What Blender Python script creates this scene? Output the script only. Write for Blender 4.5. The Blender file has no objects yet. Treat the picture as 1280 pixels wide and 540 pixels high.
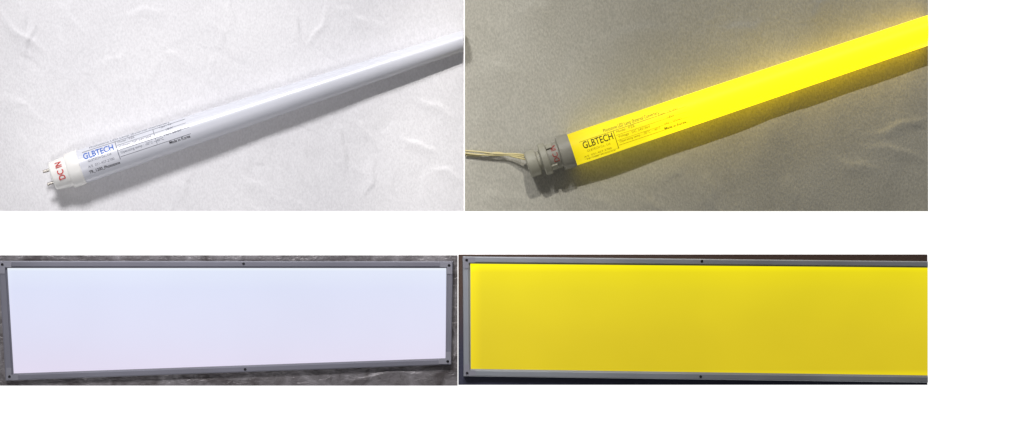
import bpy, bmesh, math, random
import numpy as np
from mathutils import Vector, noise
random.seed(4)
K = 0.001
sc = bpy.context.scene
sc.view_settings.view_transform = 'Standard'
sc.view_settings.look = 'None'
sc.view_settings.exposure = 0

def W(x, y, z=0.0):
    return Vector(((x - 640) * K, (270 - y) * K, z * K))

def link(o):
    sc.collection.objects.link(o); return o

# ---------------------------------------------------------------- materials
def s2l(c):
    c /= 255.0
    return c / 12.92 if c <= 0.04045 else ((c + 0.055) / 1.055) ** 2.4
def rgb(r, g, b):
    return (s2l(r), s2l(g), s2l(b), 1)

def newmat(name):
    m = bpy.data.materials.new(name); m.use_nodes = True
    nt = m.node_tree
    return m, nt, nt.nodes['Principled BSDF']

def plain(name, col, rough=0.5, metal=0.0, var=0.08, vscale=60, bump=0.0, bscale=900, coat=0.0):
    m, nt, p = newmat(name)
    tc = nt.nodes.new('ShaderNodeTexCoord')
    n = nt.nodes.new('ShaderNodeTexNoise'); n.inputs['Scale'].default_value = vscale
    n.inputs['Detail'].default_value = 4
    nt.links.new(tc.outputs['Object'], n.inputs['Vector'])
    r = nt.nodes.new('ShaderNodeValToRGB')
    r.color_ramp.elements[0].position = 0.3; r.color_ramp.elements[1].position = 0.7
    a = [max(0, c * (1 - var)) for c in col[:3]] + [1]
    b = [min(1, c * (1 + var)) for c in col[:3]] + [1]
    r.color_ramp.elements[0].color = a; r.color_ramp.elements[1].color = b
    nt.links.new(n.outputs['Fac'], r.inputs['Fac'])
    nt.links.new(r.outputs['Color'], p.inputs['Base Color'])
    p.inputs['Roughness'].default_value = rough
    p.inputs['Metallic'].default_value = metal
    p.inputs['Coat Weight'].default_value = coat
    if bump:
        n2 = nt.nodes.new('ShaderNodeTexNoise'); n2.inputs['Scale'].default_value = bscale
        nt.links.new(tc.outputs['Object'], n2.inputs['Vector'])
        bp = nt.nodes.new('ShaderNodeBump'); bp.inputs['Strength'].default_value = bump
        bp.inputs['Distance'].default_value = 0.001
        nt.links.new(n2.outputs['Fac'], bp.inputs['Height'])
        nt.links.new(bp.outputs['Normal'], p.inputs['Normal'])
    return m

def cloth_mat(name, c1, c2, bump, lo=.92, hi=1.06):
    m, nt, p = newmat(name)
    tc = nt.nodes.new('ShaderNodeTexCoord')
    n = nt.nodes.new('ShaderNodeTexNoise'); n.inputs['Scale'].default_value = 7; n.inputs['Detail'].default_value = 5
    nt.links.new(tc.outputs['Object'], n.inputs['Vector'])
    r = nt.nodes.new('ShaderNodeValToRGB')
    r.color_ramp.elements[0].position = 0.3; r.color_ramp.elements[1].position = 0.7
    r.color_ramp.elements[0].color = c1; r.color_ramp.elements[1].color = c2
    nt.links.new(n.outputs['Fac'], r.inputs['Fac'])
    mp = nt.nodes.new('ShaderNodeMapping'); mp.inputs['Rotation'].default_value = (0, 0, 0.35)
    mp.inputs['Scale'].default_value = (1.0, 0.55, 1)
    nt.links.new(tc.outputs['Object'], mp.inputs['Vector'])
    v = nt.nodes.new('ShaderNodeTexNoise'); v.inputs['Scale'].default_value = 520; v.inputs['Detail'].default_value = 3
    nt.links.new(mp.outputs['Vector'], v.inputs['Vector'])
    mr = nt.nodes.new('ShaderNodeMapRange'); mr.inputs['From Min'].default_value = 0.3; mr.inputs['From Max'].default_value = 0.7
    mr.inputs['To Min'].default_value = lo; mr.inputs['To Max'].default_value = hi
    nt.links.new(v.outputs['Fac'], mr.inputs['Value'])
    mx = nt.nodes.new('ShaderNodeVectorMath'); mx.operation = 'SCALE'
    nt.links.new(r.outputs['Color'], mx.inputs[0]); nt.links.new(mr.outputs['Result'], mx.inputs['Scale'])
    nt.links.new(mx.outputs['Vector'], p.inputs['Base Color'])
    bp = nt.nodes.new('ShaderNodeBump'); bp.inputs['Strength'].default_value = bump; bp.inputs['Distance'].default_value = 0.001
    nt.links.new(v.outputs['Fac'], bp.inputs['Height'])
    nt.links.new(bp.outputs['Normal'], p.inputs['Normal'])
    p.inputs['Roughness'].default_value = 0.9
    p.inputs['Specular IOR Level'].default_value = 0.15
    p.inputs['Sheen Weight'].default_value = 0.1
    return m

def ramp_emit(name, stops, axis, lo, hi, strength, base, rough=0.35, noise_amt=0.03, stops2=None, axis2=None, lo2=0, hi2=1):
    m, nt, p = newmat(name)
    tc = nt.nodes.new('ShaderNodeTexCoord')
    sep = nt.nodes.new('ShaderNodeSeparateXYZ')
    nt.links.new(tc.outputs['Object'], sep.inputs[0])
    def ramp(st, ax, l, h):
        mr = nt.nodes.new('ShaderNodeMapRange')
        mr.inputs['From Min'].default_value = l; mr.inputs['From Max'].default_value = h
        nt.links.new(sep.outputs[ax], mr.inputs['Value'])
        r = nt.nodes.new('ShaderNodeValToRGB')
        cr = r.color_ramp
        while len(cr.elements) < len(st): cr.elements.new(0.5)
        for e, (ps, c) in zip(cr.elements, st):
            e.position = ps; e.color = c
        nt.links.new(mr.outputs['Result'], r.inputs['Fac'])
        return r.outputs['Color']
    c = ramp(stops, axis, lo, hi)
    if stops2:
        c2 = ramp(stops2, axis2, lo2, hi2)
        mu = nt.nodes.new('ShaderNodeVectorMath'); mu.operation = 'MULTIPLY'
        nt.links.new(c, mu.inputs[0]); nt.links.new(c2, mu.inputs[1]); c = mu.outputs['Vector']
    n = nt.nodes.new('ShaderNodeTexNoise'); n.inputs['Scale'].default_value = 5; n.inputs['Detail'].default_value = 3
    nt.links.new(tc.outputs['Object'], n.inputs['Vector'])
    mr = nt.nodes.new('ShaderNodeMapRange'); mr.inputs['From Min'].default_value = 0.3; mr.inputs['From Max'].default_value = 0.7
    mr.inputs['To Min'].default_value = 1 - noise_amt; mr.inputs['To Max'].default_value = 1 + noise_amt
    nt.links.new(n.outputs['Fac'], mr.inputs['Value'])
    sv = nt.nodes.new('ShaderNodeVectorMath'); sv.operation = 'SCALE'
    nt.links.new(c, sv.inputs[0]); nt.links.new(mr.outputs['Result'], sv.inputs['Scale'])
    nt.links.new(sv.outputs['Vector'], p.inputs['Emission Color'])
    p.inputs['Emission Strength'].default_value = strength
    p.inputs['Base Color'].default_value = base
    p.inputs['Roughness'].default_value = rough
    p.inputs['Specular IOR Level'].default_value = .15
    return m

# ---------------------------------------------------------------- mesh helpers
def obj_from(name, verts, faces, mat, smooth=True, angle=35):
    me = bpy.data.meshes.new(name)
    me.from_pydata([tuple(v) for v in verts], [], faces)
    me.materials.append(mat)
    me.update()
    if smooth:
        me.shade_smooth()
        me.set_sharp_from_angle(angle=math.radians(angle))
    return link(bpy.data.objects.new(name, me))

def sheet(name, x0, y0, x1, y1, step, hfun, mat, base=3.0):
    xs = list(np.linspace(x0, x1, int((x1 - x0) / step) + 1))
    ys = list(np.linspace(y0, y1, int((y1 - y0) / step) + 1))
    xs = [xs[0]] + xs + [xs[-1]]; ys = [ys[0]] + ys + [ys[-1]]
    X, Y = np.meshgrid(xs, ys)
    Z = base + hfun(X, Y)
    Z[0, :] = 0.6; Z[-1, :] = 0.6; Z[:, 0] = 0.6; Z[:, -1] = 0.6
    ny, nx = X.shape
    V = np.stack([(X - 640) * K, (270 - Y) * K, Z * K], -1).reshape(-1, 3)
    F = []
    for j in range(ny - 1):
        for i in range(nx - 1):
            a = j * nx + i
            F.append((a, a + nx, a + nx + 1, a + 1))
    return obj_from(name, V.tolist(), F, mat, True, 60)

def fbm(X, Y, sc_, seed, octv=4, stretch=(1, 1)):
    rs = np.random.RandomState(seed)
    out = np.zeros_like(X, dtype=float)
    amp = 1.0
    f = sc_
    for o in range(octv):
        for k in range(5):
            a = rs.uniform(0, math.pi * 2); ph = rs.uniform(0, 6.28)
            ff = f * rs.uniform(0.6, 1.5)
            out += amp * 0.4 * np.sin((X * math.cos(a) * stretch[0] + Y * math.sin(a) * stretch[1]) * ff + ph
                               + 1.3 * np.sin(X * 0.011 * (k + 1) + Y * 0.017 + ph))
        amp *= 0.5; f *= 2
    return out

def creases(X, Y, segs, ws=1.0):
    """soft folds: one flank falls off sharply, the other slowly, like pinched cloth"""
    H = np.zeros_like(X, dtype=float)
    for (ax, ay, bx, by, w, h) in segs:
        dx, dy = bx - ax, by - ay
        L2 = dx * dx + dy * dy
        t = ((X - ax) * dx + (Y - ay) * dy) / L2
        tt = np.clip(t, 0, 1)
        L = math.sqrt(L2)
        bend = 3.5 * np.sin(tt * 5 + ax) + 1.2 * np.sin(tt * 13 + ay)
        side = ((X - ax) * dy - (Y - ay) * dx) / L - bend
        over = (t - tt) * L
        fade = np.sin(np.clip(tt * 0.96 + 0.02, 0, 1) * math.pi) ** 1.1
        wl = np.where(side > 0, w * ws * .75, w * ws * 2.2) * (0.6 + 0.6 * fade)
        H += h * fade * np.exp(-(side / wl) ** 2) * np.exp(-(over / (w * 1.5)) ** 2)
    return H

def faint(n_, x0, y0, x1, y1, seed, hmax):
    rs = np.random.RandomState(seed); out = []
    for _ in range(n_):
        x = rs.uniform(x0, x1); y = rs.uniform(y0, y1); a = rs.normal(1.1, .7); L = rs.uniform(20, 80)
        out.append((x, y, x + L * math.cos(a), y + L * math.sin(a), rs.uniform(2.4, 5), rs.uniform(.2, 1) * hmax * rs.choice([-1, 1])))
    return out

# ---------------------------------------------------------------- white backdrop (plain sheet, emission added to keep it pure white)
m_board, nt, p = newmat('white_added_glow')
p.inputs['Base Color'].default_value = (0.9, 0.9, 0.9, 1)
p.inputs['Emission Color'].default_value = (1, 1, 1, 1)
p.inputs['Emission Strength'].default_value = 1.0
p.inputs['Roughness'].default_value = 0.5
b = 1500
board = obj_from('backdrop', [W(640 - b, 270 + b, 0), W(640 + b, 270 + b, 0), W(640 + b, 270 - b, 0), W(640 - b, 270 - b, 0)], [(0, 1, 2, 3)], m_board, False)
board['kind'] = 'structure'
board['label'] = 'plain white display surface with added glow'

# ---------------------------------------------------------------- cloths
segsA = [(-10, 5, 60, 70, 3.5, 1.3), (20, -10, 45, 60, 3, 1.2), (45, 10, 30, 90, 3, 1.0), (70, 5, 110, 40, 4, .9),
         (262, 5, 280, 60, 4, 1.2), (285, -5, 300, 40, 3, .9), (352, -5, 385, 60, 3.5, 1.4), (385, 60, 410, 5, 3, 1.1),
         (415, 10, 470, 30, 4, .9), (150, 20, 210, 12, 5, .8), (200, 60, 250, 90, 5, .8),
         (415, 150, 440, 215, 4, 1.3), (440, 150, 480, 185, 3.5, 1.2), (500, 165, 545, 195, 4, 1.1), (470, 195, 455, 250, 4, .9),
         (380, 170, 395, 240, 5, .9), (300, 215, 350, 255, 5, .8), (520, 120, 570, 150, 4, .9), (240, 200, 225, 262, 6, .7),
         (0, 120, 60, 150, 6, .8), (20, 160, 45, 215, 4, .8), (540, 210, 585, 225, 4, .9), (120, 90, 160, 60, 5, .7)] + faint(80, 0, 0, 560, 250, 8, .55)
def hA(X, Y):
    return creases(X, Y, segsA, .85) * 1.35 + 0.7 * fbm(X, Y, 0.012, 3, 3) + 0.10 * fbm(X, Y, 0.09, 5, 3)
m_clothA = cloth_mat('white_cotton', (0.77, 0.76, 0.78, 1), (0.83, 0.82, 0.835, 1), 0.4)
clothA = sheet('cloth', -30, -30, 580, 264, 1.6, hA, m_clothA, 3.0)
clothA['label'] = 'white woven cotton cloth with soft creases under unlit tube'
clothA['category'] = 'cloth'

segsB = [(1085, 165, 1165, 150, 4, 1.6), (1040, 195, 1100, 215, 5, 1.3), (1080, 180, 1165, 200, 4, 1.2), (1010, 25, 1040, -5, 5, 1.2),
         (600, 70, 650, 95, 6, 1), (760, 50, 840, 30, 8, 1), (880, 215, 900, 265, 6, 1.1), (640, 20, 690, 5, 6, 1.1), (900, 40, 960, 25, 6, 1),
         (800, 240, 830, 262, 5, 1), (980, 220, 1000, 262, 5, 1), (600, 235, 660, 255, 6, .9)] + faint(60, 585, 0, 1150, 255, 18, .5)
def hB(X, Y):
    return creases(X, Y, segsB) * 1.1 + 1.0 * fbm(X, Y, 0.012, 11, 3) + 0.12 * fbm(X, Y, 0.08, 15, 3)
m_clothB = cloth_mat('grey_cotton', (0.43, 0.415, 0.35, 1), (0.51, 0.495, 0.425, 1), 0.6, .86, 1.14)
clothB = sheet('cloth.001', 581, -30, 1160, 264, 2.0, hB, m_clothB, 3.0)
clothB['label'] = 'dim grey woven cloth lit yellow by glowing tube'
clothB['category'] = 'cloth'

# ---------------------------------------------------------------- foil + dark tabletop
m_foil, nt, p = newmat('crinkled_foil')
tc = nt.nodes.new('ShaderNodeTexCoord')
mp = nt.nodes.new('ShaderNodeMapping'); mp.inputs['Scale'].default_value = (.7, 1, 1)
nt.links.new(tc.outputs['Object'], mp.inputs['Vector'])
n = nt.nodes.new('ShaderNodeTexNoise'); n.inputs['Scale'].default_value = 40; n.inputs['Detail'].default_value = 9; n.inputs['Distortion'].default_value = .8
n.inputs['Roughness'].default_value = .65
nt.links.new(mp.outputs['Vector'], n.inputs['Vector'])
r = nt.nodes.new('ShaderNodeValToRGB')
r.color_ramp.elements[0].position = .36; r.color_ramp.elements[0].color = (0.09, 0.078, 0.08, 1)
r.color_ramp.elements[1].position = .68; r.color_ramp.elements[1].color = (0.30, 0.285, 0.30, 1)
nt.links.new(n.outputs['Fac'], r.inputs['Fac']); nt.links.new(r.outputs['Color'], p.inputs['Base Color'])
v = nt.nodes.new('ShaderNodeTexNoise'); v.inputs['Scale'].default_value = 170; v.inputs['Detail'].default_value = 4; v.inputs['Distortion'].default_value = 1.0
nt.links.new(mp.outputs['Vector'], v.inputs['Vector'])
bp = nt.nodes.new('ShaderNodeBump'); bp.inputs['Strength'].default_value = .7; bp.inputs['Distance'].default_value = .002
nt.links.new(v.outputs['Fac'], bp.inputs['Height']); nt.links.new(bp.outputs['Normal'], p.inputs['Normal'])
p.inputs['Metallic'].default_value = .3; p.inputs['Roughness'].default_value = .4
segsF = [(303, 315, 306, 330, 2, 1.2), (420, 478, 545, 462, 1.5, 1.6), (545, 462, 580, 440, 1.5, 1.4), (40, 478, 120, 470, 2, .7),
         (350, 322, 470, 319, 2, .7), (560, 410, 576, 412, 2, 1.5), (200, 476, 300, 480, 2, .8)]
def hF(X, Y):
    return creases(X, Y, segsF) + 0.2 * fbm(X, Y, 0.06, 21, 4)
foil = sheet('foil_sheet', -30, 319, 572, 482, 2.0, hF, m_foil, 4.0)
foil['label'] = 'crinkled dull silver foil sheet beneath white panel light'
foil['category'] = 'foil'

m_dark, nt, p = newmat('dark_tabletop')
tc = nt.nodes.new('ShaderNodeTexCoord'); sep = nt.nodes.new('ShaderNodeSeparateXYZ')
nt.links.new(tc.outputs['Object'], sep.inputs[0])
mr = nt.nodes.new('ShaderNodeMapRange'); mr.inputs['From Min'].default_value = -0.2; mr.inputs['From Max'].default_value = -0.06
nt.links.new(sep.outputs['Y'], mr.inputs['Value'])
r = nt.nodes.new('ShaderNodeValToRGB')
r.color_ramp.elements[0].position = .2; r.color_ramp.elements[0].color = (0.035, 0.037, 0.07, 1)
r.color_ramp.elements[1].position = .8; r.color_ramp.elements[1].color = (0.08, 0.045, 0.033, 1)
nt.links.new(mr.outputs['Result'], r.inputs['Fac'])
nt.links.new(r.outputs['Color'], p.inputs['Base Color'])
n = nt.nodes.new('ShaderNodeTexNoise'); n.inputs['Scale'].default_value = 300
nt.links.new(tc.outputs['Object'], n.inputs['Vector'])
bp = nt.nodes.new('ShaderNodeBump'); bp.inputs['Strength'].default_value = .5; bp.inputs['Distance'].default_value = .001
nt.links.new(n.outputs['Fac'], bp.inputs['Height']); nt.links.new(bp.outputs['Normal'], p.inputs['Normal'])
p.inputs['Roughness'].default_value = .6
table = sheet('tabletop', 573, 318, 1159, 481, 4.0, lambda X, Y: 0.15 * fbm(X, Y, 0.05, 31, 3), m_dark, 3.0)
table['kind'] = 'structure'
table['label'] = 'dark brown and navy tabletop beneath yellow panel light'

# ---------------------------------------------------------------- tube machinery
class Tube:
    def __init__(s, p0, p1, r0, r1, lift):
        s.p0 = Vector(p0); d = Vector(p1) - s.p0
        s.L = d.length; s.u = d / s.L; s.n = Vector((-s.u.y, s.u.x))
        if s.n.y < 0: s.n = -s.n
        s.r0, s.r1, s.lift = r0, r1, lift
    def R(s, t): return s.r0 + (s.r1 - s.r0) * max(t, 0) / s.L
    def P(s, t, phi, k=1.0, off=0.0, rr=None):
        R = s.R(t); r = (R * k if rr is None else rr) + off
        c = s.p0 + s.u * t + s.n * (r * math.sin(phi))
        return W(c.x, c.y, s.lift + R + r * math.cos(phi))

def lathe(name, T, prof, mat, seg=96, closed_ends=True, cutx=None, ribs=None):
    V = []; F = []
    for (t, r) in prof:
        for i in range(seg):
            V.append(T.P(t, 2 * math.pi * i / seg, rr=max(r, .01)))
    for j in range(len(prof) - 1):
        for i in range(seg):
            a = j * seg + i; b_ = j * seg + (i + 1) % seg
            F.append((a, b_, b_ + seg, a + seg))
    if closed_ends:
        F.append(tuple(range(seg))[::-1]); F.append(tuple(range((len(prof) - 1) * seg, len(prof) * seg)))
    me = bpy.data.meshes.new(name); me.from_pydata([tuple(v) for v in V], [], F)
    bm = bmesh.new(); bm.from_mesh(me)
    if cutx is not None:
        res = bmesh.ops.bisect_plane(bm, geom=bm.verts[:] + bm.edges[:] + bm.faces[:], plane_co=W(cutx, 0, 0), plane_no=(1, 0, 0), clear_outer=True)
        ed = [e for e in res['geom_cut'] if isinstance(e, bmesh.types.BMEdge)]
        bmesh.ops.contextual_create(bm, geom=ed)
    bmesh.ops.recalc_face_normals(bm, faces=bm.faces[:])
    bm.to_mesh(me); bm.free()
    me.materials.append(mat); me.shade_smooth(); me.set_sharp_from_angle(angle=math.radians(30))
    return link(bpy.data.objects.new(name, me))

def text_geo(body, fat, ln, ht, mode):
    """flat lettering scaled to ln x ht, sliced finely across the direction in which it will be bent"""
    cu = bpy.data.curves.new('t', 'FONT'); cu.body = body; cu.resolution_u = 4; cu.offset = fat
    ob = bpy.data.objects.new('t', cu); link(ob)
    dg = bpy.context.evaluated_depsgraph_get(); dg.update()
    me = bpy.data.meshes.new_from_object(ob.evaluated_get(dg))
    bpy.data.objects.remove(ob); bpy.data.curves.remove(cu)
    V = np.array([v.co[:] for v in me.vertices])
    mn = V.min(0); mxx = V.max(0)
    for v in me.vertices:
        v.co = ((v.co.x - mn[0]) / (mxx[0] - mn[0]) * ln, v.co.y / 0.70 * ht, 0)
    bm = bmesh.new(); bm.from_mesh(me); bpy.data.meshes.remove(me)
    ax, lo, hi = (1, -ht * .4, ht * 1.2) if mode == 'a' else (0, 0, ln)
    c = lo + 1.1
    while c < hi:
        co = [0, 0, 0]; co[ax] = c; no = [0, 0, 0]; no[ax] = 1
        bmesh.ops.bisect_plane(bm, geom=bm.verts[:] + bm.edges[:] + bm.faces[:], plane_co=co, plane_no=no)
        c += 1.1
    bm.verts.index_update()
    V = [(v.co.x, v.co.y) for v in bm.verts]; F = [tuple(v.index for v in f.verts) for f in bm.faces]
    bm.free()
    return V, F

def wrap_texts(name, T, items, mat, off=0.15, rr=None, fat=0.0):
    V = []; F = []
    def pt(t, arc, ):
        R = T.R(t) if rr is None else rr
        ph = arc / R
        return T.P(t, ph, off=off, rr=rr if rr is not None else R)
    for it in items:
        if it[0] == '#':
            _, s0, w0, ds, dw = it
            n_ = 24; base = len(V)
            for i in range(n_ + 1):
                for j in range(2):
                    if ds > abs(dw): V.append(pt(s0 + ds * i / n_, w0 + dw * j))
                    else: V.append(pt(s0 + ds * j, w0 + dw * i / n_))
            for i in range(n_):
                a = base + 2 * i
                F.append((a, a + 1, a + 3, a + 2))
            continue
        body, s0, w0, ln, ht, mode = it
        g, f = text_geo(body, fat, ln, ht, mode)
        base = len(V)
        for a, b_ in g:
            if mode == 'a': V.append(pt(s0 + a, w0 - b_))
            else: V.append(pt(s0 - b_, w0 - a))
        F += [tuple(base + i for i in q) for q in f]
    return obj_from(name, V, F, mat, False)

def pipe(name, pts, r, mat, seg=12):
    V = []; F = []
    P3 = [W(*p_) for p_ in pts]
    Q = []
    for i in range(len(P3) - 1):
        a = P3[max(i - 1, 0)]; b_ = P3[i]; c = P3[i + 1]; d = P3[min(i + 2, len(P3) - 1)]
        for k in range(8):
            t = k / 8
            Q.append(0.5 * ((2 * b_) + (c - a) * t + (2 * a - 5 * b_ + 4 * c - d) * t * t + (3 * b_ - a - 3 * c + d) * t ** 3))
    Q.append(P3[-1])
    for i, q in enumerate(Q):
        d = (Q[min(i + 1, len(Q) - 1)] - Q[max(i - 1, 0)]).normalized()
        s_ = d.cross(Vector((0, 0, 1))).normalized(); up = s_.cross(d)
        for k in range(seg):
            an = 2 * math.pi * k / seg
            V.append(q + (s_ * math.cos(an) + up * math.sin(an)) * r * K)
    for i in range(len(Q) - 1):
        for k in range(seg):
            a = i * seg + k; b_ = i * seg + (k + 1) % seg
            F.append((a, b_, b_ + seg, a + seg))
    F.append(tuple(range(seg))[::-1]); F.append(tuple(range((len(Q) - 1) * seg, len(Q) * seg)))
    return obj_from(name, V, F, mat)

def parent(children, par):
    bpy.context.view_layer.update()
    for c in children:
        c.parent = par
        c.matrix_parent_inverse = par.matrix_world.inverted()

def empty(name, loc, label, cat, group=None):
    e = link(bpy.data.objects.new(name, None)); e.location = loc; e.empty_display_size = .02
    e['label'] = label; e['category'] = cat
    if group: e['group'] = group
    return e

# ---------------------------------------------------------------- unlit tube
m_tubeA = plain('frosted_tube', (0.66, 0.67, 0.73, 1), .3, 0, .02, 20, coat=.25)
m_capA = plain('white_cap_plastic', (0.82, 0.81, 0.78, 1), .4, 0, .03)
m_pin = plain('brass_pin', (0.35, 0.33, 0.30, 1), .3, .9)
m_inkblue = plain('blue_ink', rgb(30, 95, 190), .6)
m_ink = plain('grey_ink', rgb(88, 92, 108), .6)
m_inkdark = plain('dark_ink', rgb(25, 25, 35), .6)
m_inkred = plain('red_ink', rgb(200, 40, 35), .6)

TA = Tube((103, 209), (580, 51), 21.5, 12.5, 3.0)
eA = empty('tube_lamp', W(103, 209, 0), 'unlit white frosted light tube lying on white cloth', 'tube lamp')
bodyA = lathe('tube', TA, [(0, 21.2)] + [(TA.L * 1.06 * i / 24, TA.R(TA.L * 1.06 * i / 24)) for i in range(1, 25)], m_tubeA, cutx=579.6)
capA = lathe('end_cap', TA, [(-38, 14), (-37.5, 16.5), (-36, 17.8), (-33, 18.2), (-17, 19.4), (-16, 19.6), (-15.5, 21.4), (-14, 22.0), (-1, 22.4), (.6, 22.3), (1.0, 21)], m_capA)
pins = []
for nn, wv in ((0, -9.0), (1, 7.5)):
    c = TA.p0 + TA.u * (-37.5) + TA.n * wv
    e_ = TA.p0 + TA.u * (-46.5) + TA.n * wv
    pn = pipe('pin', [(c.x, c.y, 27), ((c.x + e_.x) / 2, (c.y + e_.y) / 2, 27), (e_.x, e_.y, 27)], 2.0, m_pin)
    pins.append(pn)
capTxtA = wrap_texts('lettering', TA, [('DC IN', -21, 8, 24, 8, 'c')], m_inkred, rr=19.4, fat=.012)
logoA = wrap_texts('logo_print', TA, [('GLBTECH', 8, -7, 39, 8.5, 'a')], m_inkblue, fat=.018)
itemsA = [('Photozone LED Lamp (External Converter)', 18, -21.5, 104, 5, 'a'),
          ('GLBTECH Co., Ltd', 12, -2.0, 30, 3, 'a'), ('A/S  031-427-2700', 10, 5, 34, 3, 'a'),
          ('Model : PZR', 54, -14, 22, 3.2, 'a'), ('Voltage : DC 24V/36V', 54, -7, 42, 3.2, 'a'),
          ('Operating temp : -20°C ~ 40°C', 54, 0.5, 56, 3.2, 'a'),
          ('Type : T8', 108, -16, 16, 3, 'a'), ('18W', 116, -9.5, 9, 3.2, 'a'), ('Hz : 50/60', 112, -3, 22, 3, 'a'),
          ('#', 50.5, -19, 0.8, 26), ('#', 8, -18.6, 134, .8), ('#', 52, 3.8, 92, .6), ('#', 52, -11.6, 90, .5), ('#', 52, -4.6, 92, .5), ('#', 100, -19, .6, 22)]
infoA = wrap_texts('label_print', TA, itemsA, m_ink)
boldA = [wrap_texts('origin_print', TA, [('Made in Korea', 115, 8.5, 27, 4, 'a')], m_inkdark, fat=.015),
         wrap_texts('model_print', TA, [('TR_1200_Photozone', 9, 12.5, 40, 4, 'a')], m_inkdark, fat=.015)]
parent([bodyA, capA], eA)
parent(pins + [capTxtA], capA)
parent([logoA, infoA] + boldA, bodyA)

# ---------------------------------------------------------------- glowing tube
TB = Tube((714, 188), (1160, 38), 20.5, 18.0, 3.5)
m_tubeB = ramp_emit('glowing_yellow_tube', [(0, (.32, .25, .0, 1)), (.05, (.41, .335, .003, 1)), (.2, (.48, .395, .004, 1)), (.3, (.8, .60, .004, 1)), (1, (1, .70, .004, 1))],
                    'X', (712 - 640) * K, (1160 - 640) * K, 2.1, (.3, .25, .02, 1), .5, .01)
m_capB = plain('grey_cap_plastic', (0.28, 0.27, 0.22, 1), .5, 0, .06, bump=.2)
m_holdB = plain('grey_holder_plastic', (0.33, 0.32, 0.25, 1), .5, 0, .08, bump=.3)
m_wire = plain('cream_wire', (0.62, 0.54, 0.26, 1), .4)
m_inkY = plain('ink_on_yellow', (0.09, 0.075, 0.0, 1), .7)
m_inkY2 = plain('faint_ink_on_yellow', (0.36, 0.29, 0.0, 1), .8)
m_redB = plain('dark_red_ink', (0.32, 0.03, 0.02, 1), .6)
eB = empty('tube_lamp.001', W(714, 188, 0), 'glowing yellow light tube with grey wired holder on cloth', 'tube lamp')
bodyB = lathe('tube.001', TB, [(0, 20.2)] + [(TB.L * 1.06 * i / 24, TB.R(TB.L * 1.06 * i / 24)) for i in range(1, 25)], m_tubeB, cutx=1157.8)
capB = lathe('end_cap.001', TB, [(-36, 14), (-35.5, 16), (-15.5, 17.0), (-15, 20.6), (-14, 21.4), (-1, 21.7), (.6, 21.6), (1, 20)], m_capB)
holdB = lathe('lamp_holder', TB, [(-58, 12), (-57.5, 15.5), (-56, 16.6), (-45, 16.8), (-44, 16), (-43.5, 12.5), (-39.5, 12.5), (-39, 19), (-38, 20), (-31, 20.3), (-30, 19.5), (-29.5, 14)], m_holdB)
def blockT(name, T, s0, s1, a0, a1, rin, rout, mat):
    V = []; n_ = 6
    for s_ in (s0, s1):
        for r_ in (rin, rout):
            for i in range(n_ + 1):
                V.append(T.P(s_, a0 + (a1 - a0) * i / n_, rr=r_))
    m_ = n_ + 1; F = []
    for i in range(n_):
        F += [(i, i + 1, m_ + i + 1, m_ + i), (2 * m_ + i, 3 * m_ + i, 3 * m_ + i + 1, 2 * m_ + i + 1),
              (m_ + i, m_ + i + 1, 3 * m_ + i + 1, 3 * m_ + i), (i, 2 * m_ + i, 2 * m_ + i + 1, i + 1)]
    F += [(0, m_, 3 * m_, 2 * m_), (n_, 2 * m_ + n_, 3 * m_ + n_, m_ + n_)]
    o = obj_from(name, V, F, mat, False)
    bv = o.modifiers.new('b', 'BEVEL'); bv.width = .0006; bv.segments = 2
    return o
clips = [blockT('clip', TB, -29.8, -22, math.radians(a), math.radians(a + 26), 16.2, 19.3, m_holdB) for a in (-62, 36)]
capTxtB = wrap_texts('lettering.001', TB, [('DC IN', -18, 8, 22, 6.5, 'c')], m_redB, rr=17.0, fat=.008)
logoB = wrap_texts('logo_print.001', TB, [('GLBTECH', 15, 3.5, 39, 8.5, 'a')], m_inkY, fat=.015)
boldB = [wrap_texts('title_print', TB, [('Photozone LED Lamp (External Converter)', 45, -8, 72, 5, 'a')], m_inkY),
         wrap_texts('origin_print.001', TB, [('Made in Korea', 118, 14, 28, 3.6, 'a')], m_inkY, fat=.01)]
itemsB = [('GLBTECH Co., Ltd', 18, 9, 30, 3, 'a'), ('A/S  031-427-2700', 12, 16, 36, 3, 'a'),
          ('Model : PZR', 60, -2, 24, 3.2, 'a'), ('Voltage : DC 24V/36V', 60, 4.5, 42, 3.2, 'a'), ('Operating temp : -20°C ~ 40°C', 60, 11, 54, 3.2, 'a'),
          ('TR_1200_Photozone', 14, 22, 38, 3.4, 'a'),
          ('Type : T8 18W', 116, -6, 26, 3, 'a'), ('18W', 126, 1, 9, 3.2, 'a'), ('Hz : 50/60', 120, 7.5, 22, 3, 'a'),
          ('#', 56, -6, .8, 26), ('#', 12, -6.4, 140, .6), ('#', 58, 14, 92, .6), ('#', 58, 0.3, 92, .4), ('#', 58, 7, 92, .4), ('#', 12, 18.4, 44, .5)]
infoB = wrap_texts('label_print.001', TB, itemsB, m_inkY2)
q = TB.p0 + TB.u * (-56)
cab = []
for (dy, ys, zz, w_) in ((-5, 188.5, 10, 0), (-2, 191.5, 9, 2), (1, 193.5, 7, -2)):
    cab.append(pipe('power_wire', [(581.5, ys, zz), (600, ys + 1.5 + w_ * .3, zz), (622, 192.5 + w_ * .8, zz + 1), (642, 195.5 + dy * .6, 14), (q.x + 3, q.y - 6 + dy, 24)], 1.15, m_wire))
parent([bodyB, capB, holdB] + cab, eB)
parent([capTxtB], capB); parent(clips, holdB)
parent([logoB, infoB] + boldB, bodyB)

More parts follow.
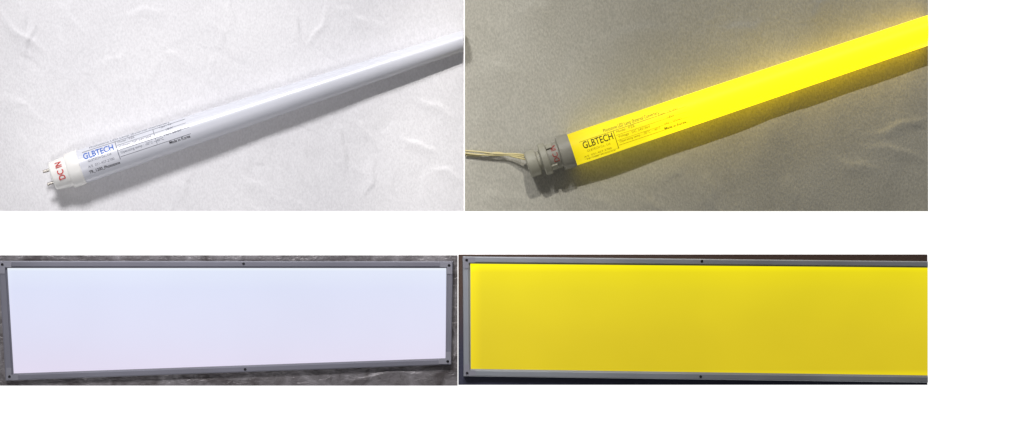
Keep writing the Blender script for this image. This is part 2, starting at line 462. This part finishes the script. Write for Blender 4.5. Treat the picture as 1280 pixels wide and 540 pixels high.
# ---------------------------------------------------------------- flat panel lights
def frame_mesh(name, outer, inner, mat, h, openright=False):
    prof = [(0.0, 3.0), (0.0, h - 1.2), (0.07, h - .3), (0.16, h), (0.72, h), (0.80, h - .5), (0.83, h - 2.2), (1.0, h - 2.6), (1.0, 5.0)]
    V = []; F = []
    nc = 4; np_ = len(prof)
    for ci in range(nc):
        for (t, z) in prof:
            x = outer[ci][0] * (1 - t) + inner[ci][0] * t; y = outer[ci][1] * (1 - t) + inner[ci][1] * t
            V.append(W(x, y, z))
    sides = [(0, 1), (2, 3), (3, 0)] + ([] if openright else [(1, 2)])
    for a, b_ in sides:
        for k in range(np_ - 1):
            F.append((a * np_ + k, b_ * np_ + k, b_ * np_ + k + 1, a * np_ + k + 1))
    if openright:
        F.append(tuple(1 * np_ + k for k in range(np_))); F.append(tuple(2 * np_ + k for k in range(np_))[::-1])
    me = bpy.data.meshes.new(name); me.from_pydata([tuple(v) for v in V], [], F)
    bm = bmesh.new(); bm.from_mesh(me); bmesh.ops.recalc_face_normals(bm, faces=bm.faces[:]); bm.to_mesh(me); bm.free()
    me.materials.append(mat)
    return link(bpy.data.objects.new(name, me))

def screw(x, y, z, r, mat):
    V = []; F = []; seg = 20
    prof = [(r * 1.0, 0), (r * 1.0, .5), (r * .8, .9), (r * .45, 1.0), (r * .40, .45), (0.02, .4)]
    for (rr_, zz) in prof:
        for i in range(seg):
            a = 2 * math.pi * i / seg
            V.append(W(x + rr_ * math.cos(a), y + rr_ * math.sin(a), z + zz))
    for j in range(len(prof) - 1):
        for i in range(seg):
            a = j * seg + i; b_ = j * seg + (i + 1) % seg
            F.append((a, a + seg, b_ + seg, b_))
    return obj_from('screw', V, F, mat)

def corner_plate(x, y, sx, sy, z, a, w, mat):
    pts = [(0, 0), (a, 0), (a, w), (w, w), (w, a), (0, a)]
    pts = [(x + sx * px_, y + sy * py_) for px_, py_ in pts]
    V = [W(px_, py_, z) for px_, py_ in pts] + [W(px_, py_, z + .9) for px_, py_ in pts]
    n_ = 6; F = [tuple(range(n_, 2 * n_))] + [(i, (i + 1) % n_, n_ + (i + 1) % n_, n_ + i) for i in range(n_)]
    o = obj_from('corner_bracket', V, F, mat, False)
    bm = bmesh.new(); bm.from_mesh(o.data); bmesh.ops.recalc_face_normals(bm, faces=bm.faces[:]); bm.to_mesh(o.data); bm.free()
    return o

m_frameA = plain('grey_aluminium_frame', (0.20, 0.20, 0.245, 1), .5, .1, .08, 12, bump=.1)
m_frameB = plain('greyblue_aluminium_frame', (0.31, 0.33, 0.37, 1), .5, .1, .12, 12, bump=.1)
m_screw = plain('dark_screw', (0.03, 0.03, 0.035, 1), .35, .8)
m_plateA = plain('corner_metal', (0.28, 0.28, 0.33, 1), .45, .1, .06, 30)

PA_out = [(-1, 326), (566.5, 326.5), (564.5, 455.5), (8, 475.5)]
PA_in = [(10, 335), (558, 335), (557, 447.5), (18, 466.5)]
m_difA = ramp_emit('white_diffuser', [(0, rgb(231, 223, 243)), (.35, rgb(227, 226, 247)), (.8, rgb(224, 228, 250)), (.97, rgb(228, 234, 252)), (1, rgb(242, 248, 255))],
                   'Y', -(467 - 270) * K, -(335 - 270) * K, 0.98, (.03, .03, .03, 1), .5, .02,
                   [(0, (1.0, 1, 1, 1)), (.015, (.96, .965, .98, 1)), (.5, (.96, .97, .98, 1)), (1, (.98, .98, .98, 1))], 'X', (10 - 640) * K, (558 - 640) * K)
def quad(name, c, z, mat):
    N = 12; V = []; F = []
    for j in range(N + 1):
        for i in range(N + 1):
            u, v_ = i / N, j / N
            x = (c[0][0] * (1 - u) + c[1][0] * u) * (1 - v_) + (c[3][0] * (1 - u) + c[2][0] * u) * v_
            y = (c[0][1] * (1 - u) + c[1][1] * u) * (1 - v_) + (c[3][1] * (1 - u) + c[2][1] * u) * v_
            V.append(W(x, y, z))
    for j in range(N):
        for i in range(N):
            a = j * (N + 1) + i
            F.append((a, a + N + 1, a + N + 2, a + 1))
    return obj_from(name, V, F, mat, False)

ePA = empty('panel_light', W(285, 400, 0), 'lit white flat panel light in grey metal frame', 'panel light')
frA = frame_mesh('frame', PA_out, PA_in, m_frameA, 12)
dfA = quad('diffuser', PA_in, 9, m_difA)
plA = [corner_plate(0.2, 327, 1, 1, 12.02, 15, 7, m_plateA), corner_plate(565.4, 327.5, -1, 1, 12.02, 15, 6.5, m_plateA),
       corner_plate(563.6, 454.6, -1, -1, 12.02, 15, 6, m_plateA), corner_plate(9.0, 474.4, 1, -1, 12.02, 15, 6.5, m_plateA)]
scA = [screw(4, 330.5, 13, 1.7, m_screw), screw(561.5, 331.5, 13, 1.7, m_screw), screw(559.8, 451.5, 13, 1.7, m_screw), screw(13, 470.5, 13, 1.7, m_screw),
       screw(305, 329.6, 12.05, 1.6, m_screw), screw(307, 461.3, 12.05, 1.7, m_screw)]
parent([frA, dfA], ePA); parent(plA + scA, frA)

PB_out = [(578.5, 320.5), (1159, 326.5), (1159, 478), (579.5, 470)]
PB_in = [(588, 329.5), (1159, 334.5), (1159, 469), (588.5, 461)]
m_difB = ramp_emit('yellow_diffuser', [(0, rgb(234, 212, 22)), (.04, rgb(216, 194, 30)), (.35, rgb(219, 197, 32)), (.75, rgb(227, 208, 30)), (.93, rgb(236, 218, 22)), (1, rgb(255, 242, 0))],
                   'Y', -(467 - 270) * K, -(331 - 270) * K, .98, (.02, .02, .01, 1), .6, .05,
                   [(0, (1.25, 1.25, .7, 1)), (.025, (1.06, 1.06, 1, 1)), (.5, (.97, .97, 1, 1)), (1, (1.0, 1.0, 1, 1))], 'X', (588 - 640) * K, (1159 - 640) * K)
ePB = empty('panel_light.001', W(870, 400, 0), 'lit yellow flat panel light in grey metal frame', 'panel light')
frB = frame_mesh('frame.001', PB_out, PB_in, m_frameB, 12, True)
dfB = quad('diffuser.001', PB_in, 9, m_difB)
plB = [corner_plate(579.6, 321.6, 1, 1, 12.02, 14, 6.5, m_plateA), corner_plate(580.4, 469.2, 1, -1, 12.02, 14, 6.5, m_plateA)]
scB = [screw(583.4, 325, 13, 1.7, m_screw), screw(584, 466, 13, 1.7, m_screw), screw(877, 326.3, 12.05, 1.7, m_screw), screw(875.5, 470.5, 12.05, 1.7, m_screw)]
parent([frB, dfB], ePB); parent(plB + scB, frB)

# ---------------------------------------------------------------- lights
w = bpy.data.worlds.new('World'); sc.world = w; w.use_nodes = True
bg = w.node_tree.nodes['Background']; bg.inputs[0].default_value = (.97, .97, 1, 1); bg.inputs[1].default_value = .09

def aim(o, tgt):
    o.rotation_euler = (Vector(tgt) - o.location).to_track_quat('-Z', 'Y').to_euler()
def spot(name, loc, tgt, power, size, radius, blend, col):
    l = bpy.data.lights.new(name, 'SPOT'); l.energy = power; l.spot_size = math.radians(size); l.shadow_soft_size = radius; l.spot_blend = blend; l.color = col
    o = link(bpy.data.objects.new(name, l)); o.location = loc; aim(o, tgt); return o
spot('soft_spot', (-.80, 1.5, 1.7), (-.40, .13, 0), 178, 23, .22, .25, (1, .985, 1))
spot('fill_spot', (-.60, -.7, 2.0), (-.42, .10, 0), 46, 21, .30, .3, (1, .98, 1))
spot('key_spot', (.05, 1.45, 1.45), (.29, .11, 0), 72, 30, .012, .5, (1, .965, .92))
a = bpy.data.lights.new('strip', 'AREA'); a.shape = 'RECTANGLE'; a.size = 1.3; a.size_y = .05; a.energy = 2.6
ao = link(bpy.data.objects.new('strip_light', a)); ao.location = (-.6, 1.4, .55); aim(ao, (-.45, .15, 0))

# ---------------------------------------------------------------- camera
cam = bpy.data.cameras.new('camera'); cam.lens = 200; cam.sensor_width = 36; cam.clip_end = 100
co = link(bpy.data.objects.new('camera', cam)); co.location = (0, 0, 1.28 * 200 / 36)
sc.camera = co
